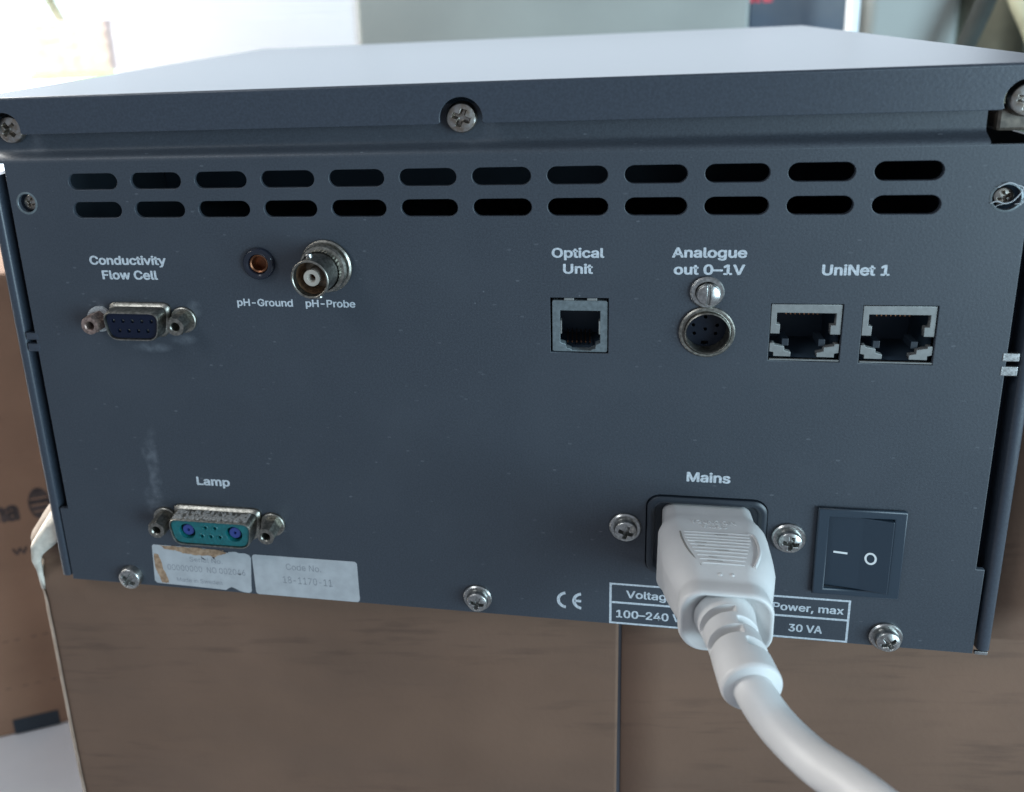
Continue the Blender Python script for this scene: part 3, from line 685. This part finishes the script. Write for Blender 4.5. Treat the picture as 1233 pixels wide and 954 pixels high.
# ---------------- paper labels
def sticker(pts, name="paper_label", label=None): return plate(name, pts, [], -.09, .09, inst, M_paper, 0, label)
l1o = [(-97.6, 14.9), (-98.1, 14.3), (-98.9, 2.2), (-98.2, 1.4), (-96, 1.3), (-90, 1.2), (-82, 1.0), (-76.0, .8), (-75.1, 1.5), (-74.2, 2.0), (-73.0, 1.6), (-71.8, .9), (-70.4, .5), (-68.6, .45), (-67.9, 1.0), (-67.8, 3), (-66.9, 12.6), (-67.4, 13.6), (-68.6, 14.1), (-70.5, 14.0), (-71.4, 14.4), (-73.6, 14.2), (-74.3, 13.9), (-75.4, 14.5), (-85, 14.8)]
L1 = sticker(l1o, label="torn paper label with faded dot print")
L2 = sticker(rrect(-66.5, .35, -34.7, 14.0, 1.0), label="clean paper label with faded dot print")
def ragged(pts, amp, seed, n=5):
    rnd = random.Random(seed); out = []
    for i in range(len(pts)):
        a, b2 = Vector(pts[i]), Vector(pts[(i + 1) % len(pts)])
        for k in range(n):
            p = a.lerp(b2, k / n); out.append((p.x + rnd.uniform(-amp, amp), p.y + rnd.uniform(-amp, amp)))
    return out
plate("torn_patch", ragged([(-95.5, 14.75), (-88, 14.85), (-80, 14.7), (-75.2, 14.75), (-74.4, 13.6), (-77.4, 12.6), (-78.7, 11.4), (-79.4, 12.5), (-84, 12.2), (-88.5, 12.7), (-90.6, 13.4), (-93.8, 13.6)], .16, 1), [], -.13, .04, L1, M_torn)
plate("torn_patch", ragged([(-97.9, 11.8), (-96.4, 11.6), (-95.4, 6.5), (-94.4, 3.6), (-94.4, 1.6), (-96.6, 1.6), (-97.3, 4.4), (-98.1, 6.5)], .16, 2), [], -.13, .04, L1, M_torn)
plate("torn_chip", ragged([(-82.8, 12.2), (-82.0, 11.4), (-81.2, 10.9), (-82.3, 11.0), (-82.6, 11.9)], .08, 3), [], -.12, .03, L1, M_black)
plate("torn_chip", ragged([(-79.1, 12.0), (-78.3, 12.2), (-78.5, 11.2)], .08, 4), [], -.15, .03, L1, M_black)
plate("torn_chip", ragged([(-77.2, 14.6), (-75.8, 14.7), (-73.6, 13.9), (-75.1, 14.1)], .10, 5), [], -.15, .03, L1, M_black)
lettering("00000000  NO 002046", -94.0, -69.2, 6.4, 8.4, L1, M_faint, bold=-.01, y=-.11)
lettering("Serial No.", -86.5, -76.0, 9.9, 11.5, L1, M_faint, bold=-.012, y=-.11)
lettering("Made in Sweden", -91.5, -77.0, 2.5, 3.9, L1, M_faint, bold=-.012, y=-.11)
lettering("Code No.", -56.3, -45.6, 9.6, 11.7, L2, M_faint, bold=-.008, y=-.11)
lettering("18-1170-11", -57.6, -42.6, 5.0, 7.3, L2, M_faint, bold=-.004, y=-.11)

# ------------------------------------------------------------------ mains lead (its own thing, plugged in)
lead = empty("mains_lead", (60, -12, 29), "white mains lead with moulded plug pushed into the inlet", "power cable")
NS = 96
def sec(y, cx, cz, hw, hh, r, top=0.0, bot=0.0):
    """rounded rectangle section; top/bot pull the upper/lower corners inward"""
    out = []
    base = rrect(-hw, -hh, hw, hh, r, 23)
    for (x, z) in base:
        k = 1 - (top * max(0, z / hh) ** 2 if z > 0 else bot * max(0, -z / hh) ** 2)
        out.append((cx + x * k, y, cz + z))
    return out
bcx, bcz = 60.3, 28.7
secs = [sec(1.5, bcx, bcz, 11.0, 10.0, 3.0), sec(-3.0, bcx, bcz, 11.0, 10.0, 3.2), sec(-4.6, bcx, bcz, 11.4, 10.3, 3.6), sec(-6.0, bcx, bcz, 12.4, 10.5, 4.2, .02), sec(-7.2, bcx, bcz, 13.0, 10.6, 4.6, .03), sec(-9, bcx, bcz, 13.25, 10.6, 5.0, .05),
        sec(-12, bcx, bcz, 13.3, 10.6, 5.4, .08, .20), sec(-15.5, bcx, bcz + .2, 13.2, 10.4, 5.8, .10, .34), sec(-18.5, bcx, bcz + .4, 12.9, 10.0, 6.0, .12, .38), sec(-21.5, bcx, bcz + .6, 12.0, 9.3, 6.0, .12, .26), sec(-24, bcx - .1, bcz + .7, 10.9, 8.5, 5.6, .08, .12),
        sec(-25.6, bcx - .2, bcz + .8, 10.0, 7.9, 5.2, .04), sec(-26.5, bcx - .2, bcz + .8, 9.85, 7.7, 5.0), sec(-27.1, bcx - .3, bcz + .8, 9.95, 7.75, 5.0), sec(-28.0, bcx - .3, bcz + .8, 10.15, 7.8, 5.2), sec(-29.8, bcx - .3, bcz + .8, 10.25, 7.9, 5.3), sec(-30.6, bcx - .3, bcz + .8, 10.0, 7.7, 5.2),
        sec(-30.8, bcx - .3, bcz + .8, 9.6, 7.35, 5.0), sec(-30.5, bcx - .3, bcz + .8, 9.1, 6.95, 4.8), sec(-28.6, bcx - .3, bcz + .8, 7.0, 6.4, 4.6)]
plug = loft("plug_body", secs, lead, M_plug, cap0=True, cap1=True, ang=80)
plug["label"] = "white moulded plug body with ribbed thumb grip"
# thumb grip: narrowing panel of ribs on the plug's top face, plus tiny moulded lettering
ztp = bcz + 10.6
def topz(y):
    tab = [(-4.6, 10.3), (-6, 10.5), (-7.2, 10.6), (-12, 10.6), (-15.5, 10.6), (-18.5, 10.4), (-21.5, 9.9), (-24, 9.2), (-25.6, 8.7)]
    for (a, ha), (b2, hb) in zip(tab, tab[1:]):
        if b2 <= y <= a: return bcz + ha + (hb - ha) * (y - a) / (b2 - a)
    return bcz + 10.3
for i in range(10):
    y = -11.9 - i * 1.12; hw = 7.8 - max(0, i - 2) * .42
    z = topz(y)
    me_pts = [(bcx - hw + .4, y, z + .02), (bcx - hw * .5, y, z + .06), (bcx + hw * .5, y, z + .06), (bcx + hw, y, z + .02)]
    tube("grip_rib", me_pts, .20, plug, M_plug, seg=8, sub=3)
    rnd = random.Random(i)
    if i in (0, 3, 4, 5, 7, 8):
        xa = bcx - hw + rnd.uniform(0, 9); tube("grime_line", [(xa, y - .45, topz(y - .45) + .02), (xa + rnd.uniform(1.5, 3.5), y - .45, topz(y - .45) + .02)], .07, plug, M_grime, seg=6, sub=2)
for pts in ([(7.6, -11.4), (8.8, -12.2), (9.2, -15), (8.8, -18.6), (7.0, -22.4)],):
    tube("grip_edge", [(bcx + a, b2, topz(b2) - .12) for a, b2 in pts], .42, plug, M_plug, seg=10)
tube("grip_edge", [(bcx + a, b2, topz(b2) - .22) for a, b2 in ((-8.2, -11.7), (-8.0, -14.5), (-7.0, -18.5), (-4.8, -22.6))], .26, plug, M_grime, seg=8)
flat = Matrix.Translation((0, 0, ztp)) @ Matrix(((1, 0, 0, 0), (0, 0, 1, 0), (0, -1, 0, 0), (0, 0, 0, 1)))
def emboss(body, x0, x1, y0, y1):
    cu = bpy.data.curves.new("t", 'FONT'); cu.body = body; cu.offset = .01; cu.extrude = .1; cu.resolution_u = 2
    me = from_curve(cu, Matrix()); bpy.data.curves.remove(cu)
    a = [min(v.co[i] for v in me.vertices) for i in range(2)]; b2 = [max(v.co[i] for v in me.vertices) for i in range(2)]
    for v in me.vertices:
        v.co = Vector((x0 + (v.co.x - a[0]) / (b2[0] - a[0]) * (x1 - x0), y0 + (v.co.y - a[1]) / (b2[1] - a[1]) * (y1 - y0), topz(-7) - .08 + v.co.z * 2.4))
    place("embossed_lettering", me, plug, M_plug, "tiny raised lettering")
emboss("YOUNG GIN", bcx - 5.2, bcx + 5.4, -8.3, -6.9); emboss("Y-050", bcx - 3.0, bcx + 3.2, -10.0, -8.9)
for x in (-.9, 1.7): lathe("moulding_dot", [(.55, 0), (.4, .25), (.01, .35)], (bcx + x, -24.6, topz(-24.6) - .1), plug, M_plug, 14, axis=(0, 0, 1))
# strain relief with staggered slots
def rr(t, a):
    r = 5.8 + .95 * (1 - min(1, t / .45)) ** 1.3 + .55 * max(0, (t - .55) / .45) ** .8
    if t > .95: r -= .55 * ((t - .95) / .05) ** 2
    da = (a + pi) % (2 * pi) - pi      # 0 = up; +90 deg = one side
    for t0, c0, w0 in ((.27, .78, .98), (.42, -.72, .58), (.54, .78, .98), (.69, -.72, .58), (.27, -2.4, .7), (.54, -2.4, .7), (.42, 2.6, .5), (.69, 2.6, .5)):
        d = abs(((da - c0) + pi) % (2 * pi) - pi)
        if d < w0 and abs(t - t0) < .05:
            r -= 2.5 * max(0, min(1, (w0 - d) / .12)) * max(0, min(1, (.05 - abs(t - t0)) / .016))
    return r
sr_pts = [(60.0, -28.6, 29.5), (60.4, -34, 29.6), (61.2, -41, 29.5), (62.2, -48.0, 29.0)]
tube("strain_relief", sr_pts, 6, lead, M_plug, "moulded strain relief with staggered slots", seg=128, rfun=rr, sub=44)
cb = [(61.3, -42, 29.4), (62.4, -48.2, 28.8), (65.6, -53.5, 26.5), (70.3, -60.5, 26.4), (75.2, -68, 28.9), (80.3, -76.5, 31.0), (88, -88, 31.5), (101, -104, 22), (116, -120, 0), (125, -150, -60), (132, -150, -150), (140, -130, -215), (180, -90, -225), (300, -60, -226)]
tube("cable", cb, 4.1, lead, M_plug, "thick round white cable", seg=40, sub=12)

# ------------------------------------------------------------------ cardboard box under the instrument
cbx = empty("cardboard_box", (0, 150, TZ), "brown printed cardboard box under the instrument with crushed left corner", "cardboard box")
Lx, Rx, Yf, Rc = -146.4, 235.0, 7.0, 4.6
def ztop_of(x):
    if x < -128.5: return 21
    return -.25 if x < 131.2 else 150.0
cols_ = []
for k in range(9): cols_.append(('side', 90 - 10 * k))
for k in range(9): cols_.append(('arc', k / 8))
xsf = [Lx + Rc + 1.0] + [Lx + Rc + (i + 1) * 2.0 for i in range(1, 5)] + [-128.6, -128.4] + [-120 + i * 12 for i in range(13)] + [37.9, 38.6, 39.0, 39.5, 39.9, 40.6, 52, 66, 80, 94, 108, 120, 131.0, 131.4, 150, 190, Rx]
for x in xsf: cols_.append(('f', x))
zs = [TZ + .5 + (5.0 if k < 1 else 0) * 0 + (229.25) * (1 - (1 - k / 40) ** 1.5) for k in range(41)]
zup = [-.25 + (21.25) * (k + 1) / 14 for k in range(14)]; zhi = [-.25 + 150 * (k + 1) / 14 for k in range(14)]
NZ = 54; vs, fs = [], []
for ci, (k, v) in enumerate(cols_):
    if k == 'side': x, y, nx, ny = Lx, Yf + Rc + v, -1, 0
    elif k == 'arc': a = pi + v * pi / 2; x, y, nx, ny = Lx + Rc + Rc * cos(a), Yf + Rc + Rc * sin(a), cos(a), sin(a)
    else: x, y, nx, ny = v, Yf, 0, -1
    for z in zs + (zhi if k == 'f' and v > 100 else zup):
        px, py, pz = x, y, z
        if x < -120:
            s = max(0, (z - 8) / 13); px += 8.5 * s ** 1.2; py += 6 * s
            wv = max(0, min(1, (z + 26) / 16)) * max(0, min(1, (-120 - x) / 8))
            nn = noise.noise(Vector((x * .12, y * .10, z * .16))) * 1.6
            px += nx * nn * wv * .5; py += ny * nn * wv
            py += wv * 2.2 * math.exp(-((z - 1 - (x + 135) * .25) / 2.4) ** 2)     # crushed crease
            px += wv * .9 * math.exp(-((z + 6) / 1.8) ** 2)
        py += .5 * noise.noise(Vector((x * .02, 3, z * .02)))
        if k == 'f' and 38.9 < v < 40.0: py += 1.2                                      # seam between the two front boards
        vs.append((px, py, pz))
for c in range(len(cols_) - 1):
    (k0, v0), (k1, v1) = cols_[c], cols_[c + 1]
    left = k1 != 'f' or v1 < -128.45; far = k0 == 'side' and v0 > 40
    right = k0 == 'f' and v0 > 131.2
    for j in range(NZ):
        if j >= 40 and not ((left and not far) or right): continue
        a = c * (NZ + 1) + j; fs.append((a, a + NZ + 1, a + NZ + 2, a + 1))
used_ = sorted({i for f in fs for i in f}); 
VS_ALL = [Vector(v) for v in vs]
mp_ = {a: i for i, a in enumerate(used_)}
o = pyd("box_wall", [vs[i] for i in used_], [tuple(mp_[i] for i in f) for f in fs], cbx, M_card, smooth=True)
nf = [p for p in o.data.polygons if abs(p.normal.y) > .9]
if sum(p.normal.y for p in nf) > 0: o.data.flip_normals()
md = o.modifiers.new("thickness", 'SOLIDIFY'); md.thickness = 3.0 * S; md.offset = -1
# worn left corner and crushed top, tan lightened to paint in window light
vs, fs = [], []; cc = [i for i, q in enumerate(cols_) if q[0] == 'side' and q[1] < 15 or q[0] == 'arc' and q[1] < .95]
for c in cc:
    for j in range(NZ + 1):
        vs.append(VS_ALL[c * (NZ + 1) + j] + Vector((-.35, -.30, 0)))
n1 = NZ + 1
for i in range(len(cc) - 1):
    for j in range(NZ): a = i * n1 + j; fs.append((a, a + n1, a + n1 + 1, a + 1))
pyd("worn_lit_corner", vs, fs, cbx, M_edge, smooth=True)
# crushed flap folding over at the corner's top; its cream paints in window light
vs, fs = [], []
A = [(-145.2, 9.5, -9.0), (-144.9, 7.0, -2.0), (-143.9, 5.0, 3.5), (-143.4, 5.2, 8.5), (-140.5, 6.0, 12.6), (-137.5, 7.5, 16.8), (-134.5, 9.0, 20.6), (-131.5, 10, 23.0)]
Bp = [(-142.9, 6.6, -10.5), (-141.9, 5.6, -4.5), (-141.0, 4.2, 1.2), (-139.6, 3.6, 4.6), (-136.8, 3.6, 7.4), (-133.8, 4.0, 9.2), (-131.2, 4.4, 10.6), (-129, 5, 12.0)]
for i in range(8):
    a, b2 = Vector(A[i]), Vector(Bp[i])
    for k in range(7):
        t = k / 6; p = a.lerp(b2, t); p += Vector((-.35, -1.0, .4)) * sin(pi * t) + Vector((noise.noise(p * .5) * .7, noise.noise(p * .6 + Vector((5, 0, 0))) * 1.7, noise.noise(p * .35 + Vector((9, 0, 0))) * .9)); vs.append(p)
for i in range(7):
    for k in range(6): a = i * 7 + k; fs.append((a, a + 1, a + 8, a + 7))
o2 = pyd("crushed_flap", vs, fs, cbx, M_cream, smooth=True); md = o2.modifiers.new("thickness", 'SOLIDIFY'); md.thickness = 1.2 * S; md.offset = -1
box("box_top", Lx + 4, 128, Yf + 4, 330, -3.0, -.3, cbx, M_card, .5)
box("box_side_wall", Rx - 3, Rx, Yf + 3, 330, TZ + 1, -4, cbx, M_card, .3)
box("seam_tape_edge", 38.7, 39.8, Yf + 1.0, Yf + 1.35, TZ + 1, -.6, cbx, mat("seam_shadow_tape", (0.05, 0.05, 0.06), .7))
# ------------------------------------------------------------------ brown box behind on the left
ang = math.atan2(15.6, 34.8)
bb = empty("cardboard_box", (-300.1, 132.1, TZ), "brown cardboard carton with dark disc emblem standing on the white tabletop at left", "cardboard box")
MB = Matrix.Translation((-300.1, 132.1, TZ)) @ Matrix.Rotation(ang, 4, 'Z')
box("carton_body", -190, 78, 0, 200, .2, 277, bb, M_cardB, 2.0, mtx=MB)
def onB(fn, *a, **k): return fn(*a, mtx=MB, **k)
plate("emblem_disc", [(44.6 + 5.6 * cos(q), 145.9 + 9.6 * sin(q)) for q in [2 * pi * i / 40 for i in range(40)]], [rect(40.2, 148.6, 49, 149.6), rect(40.2, 144.6, 49, 145.6), rect(40.8, 140.8, 48.5, 141.6)], -.05, .05, bb, M_ink, mtx=MB)
lettering("na", 20.5, 33.9, 138.0, 150.5, bb, M_ink, bold=.04, y=-.1, mtx=MB, thick=.1, label="cut-off dark letters")
lettering("w.", 26.5, 37.0, 117.0, 122.5, bb, M_ink, bold=.02, y=-.1, mtx=MB, label="small faint letters")
lettering("- - -- -- --", -20, 36, 62, 66, bb, M_ink, bold=-.01, y=-.1, mtx=MB, label="line of tiny print")
lettering("-- --- -- -", -20, 36, 31, 34.5, bb, M_ink, bold=-.01, y=-.1, mtx=MB, label="line of tiny print")
box("dark_label", 8.5, 33, -.4, 0.2, 1.0, 11, bb, M_dark, .1, mtx=MB)

# ------------------------------------------------------------------ things standing behind
def rotbox(name, x0, x1, y0, y1, z0, z1, rot, parent, mt, bevel, label=None):
    c = Vector(((x0 + x1) / 2, (y0 + y1) / 2, 0)); mtx = Matrix.Translation(c) @ Matrix.Rotation(radians(rot), 4, 'Z') @ Matrix.Translation(-c)
    return box(name, x0, x1, y0, y1, z0, z1, parent, mt, bevel, label, mtx)
wc = empty("white_carton", (-330, 520, TZ), "long white case behind the instrument beside the window", "case")
rotbox("case_body", -357, -130, 455, 620, TZ + .3, 163, 0, wc, M_whitebox, .5)
box("case_lid", -357, -130, 455.6, 620, 163.0, 186, wc, M_whitebox, .4)
gb = empty("grey_cabinet", (5, 520, TZ), "plain grey cabinet standing behind the instrument", "cabinet")
box("cabinet_body", -141.5, 154.2, 450, 640, TZ + .3, 180, gb, M_greybox, 3)
dc = empty("dark_carton", (190, 520, TZ), "dark blue carton with red lettering just right of the grey cabinet", "carton")
box("carton_body", 157, 232, 470, 600, TZ + .3, 174, dc, M_darkcarton, 2)
lettering("R E", 157.6, 174, 155.5, 166, dc, M_red, bold=.06, y=469.8, label="red letters along the carton's front")
pt = lathe("white_post", [(.01, 0), (5, 0), (5, 3), (4.4, 5), (4.4, 425), (4.8, 427), (4.8, 432), (.01, 432)], (218.5, 432, TZ + .2), None, M_post, 32, axis=(0, 0, 1))
tag(pt, "thin white upright post between dark carton and pale grey cabinet", "post")
g2 = empty("pale_cabinet", (265, 520, TZ), "pale grey cabinet at the right behind the thin white post", "cabinet")
box("cabinet_body", 236, 297.5, 455, 600, TZ + .3, 168, g2, M_greybox, 6, seg=4)
# draped dark bag with pale strap, far right
bagv, bagf = [], []; GX, GZ = 60, 40
for i in range(GX + 1):
    for j in range(GZ + 1):
        u, v = i / GX, j / GZ; x = 296 + 150 * u; z = TZ + .4 + (172 - TZ) * v
        fold = 14 * sin(u * 17 + 2.2 * v + .8 * sin(5 * v)) + 9 * noise.noise(Vector((u * 6, v * 5, 2)))
        bagv.append((x, 452 + fold * (.35 + .65 * v), z - 8 * u * v))
for i in range(GX):
    for j in range(GZ): a = i * (GZ + 1) + j; bagf.append((a, a + GZ + 1, a + GZ + 2, a + 1))
M_foldcloth = mat("dark_fold_cloth", (0.030, 0.035, 0.032), .95, noise_amt=.2, noise_scale=40)
bg_ = empty("draped_bag", (370, 460, TZ), "dark olive cloth bag hanging in folds at the far right", "bag")
o = pyd("bag_cloth", bagv, bagf, bg_, M_olive, smooth=True); md = o.modifiers.new("t", 'SOLIDIFY'); md.thickness = .06; md.offset = 1
tube("bag_strap", [(315, 431, 172), (322, 427, 150), (333, 426, 128), (346, 427, 95), (362, 430, 20)], 8.5, bg_, M_tan, seg=20, label="pale wide strap")
tube("bag_strap", [(309, 436, 170), (302, 434, 148), (292, 434, 117), (284, 434, 92)], 6, bg_, M_foldcloth, seg=14, label="narrow dark strap")

# ------------------------------------------------------------------ outside the window
bw = empty("brick_wall", (-1750, 2600, -60), "pink brick garden wall bleached by sun beyond the window", "wall")
box("wall_core", -1980, -1652, 2598.5, 2700, -10, 176, bw, M_brick, 4)
brick = None
M_brick2 = M_brick if False else mat("brick_face", (0.76, 0.60, 0.56), .9, noise_amt=.12, noise_scale=5)
for r in range(8):
    for k in range(5):
        x0 = -1978 + k * 65 + (0 if r % 2 else 8); z0 = -9 + r * 23
        if brick is None:
            brick = box("brick", x0, x0 + 59, 2597, 2606, z0, z0 + 20.5, bw, M_brick2, 1.5); bx0, bz0 = x0, z0
        else:
            b2 = brick.copy(); col.objects.link(b2); b2.parent = bw
            b2.location = Vector(brick.location) + Vector((x0 - bx0, random.uniform(-2, 2), z0 - bz0)) * S
tr = empty("garden_tree", (-1790, 2700, -50), "small tree branch bleached by light at the top left window", "tree")
tube("trunk", [(-1862, 2760, 10), (-1866, 2740, 90), (-1900, 2720, 165), (-1925, 2700, 250), (-1960, 2690, 380)], 10, tr, M_bark, seg=14, rfun=lambda t, a: 24 - 8 * t)
vs, fs = [], []
rnd = random.Random(11)
for i in range(500):
    c = Vector((-1850 + rnd.gauss(0, 60), 2680 + rnd.gauss(0, 40), 330 + rnd.gauss(0, 50))); a = Vector((rnd.uniform(-1, 1), rnd.uniform(-1, 1), rnd.uniform(-1, 1))).normalized() * 9; b2 = a.cross(Vector((rnd.random(), rnd.random(), 1))).normalized() * 5
    k = len(vs); vs += [c - a, c + b2, c + a, c - b2]; fs.append((k, k + 1, k + 2, k + 3))
me = bpy.data.meshes.new("crown"); me.from_pydata([tuple(v) for v in vs], [], fs); cr = place("crown", me, tr, M_leaf); cr["kind"] = "stuff"
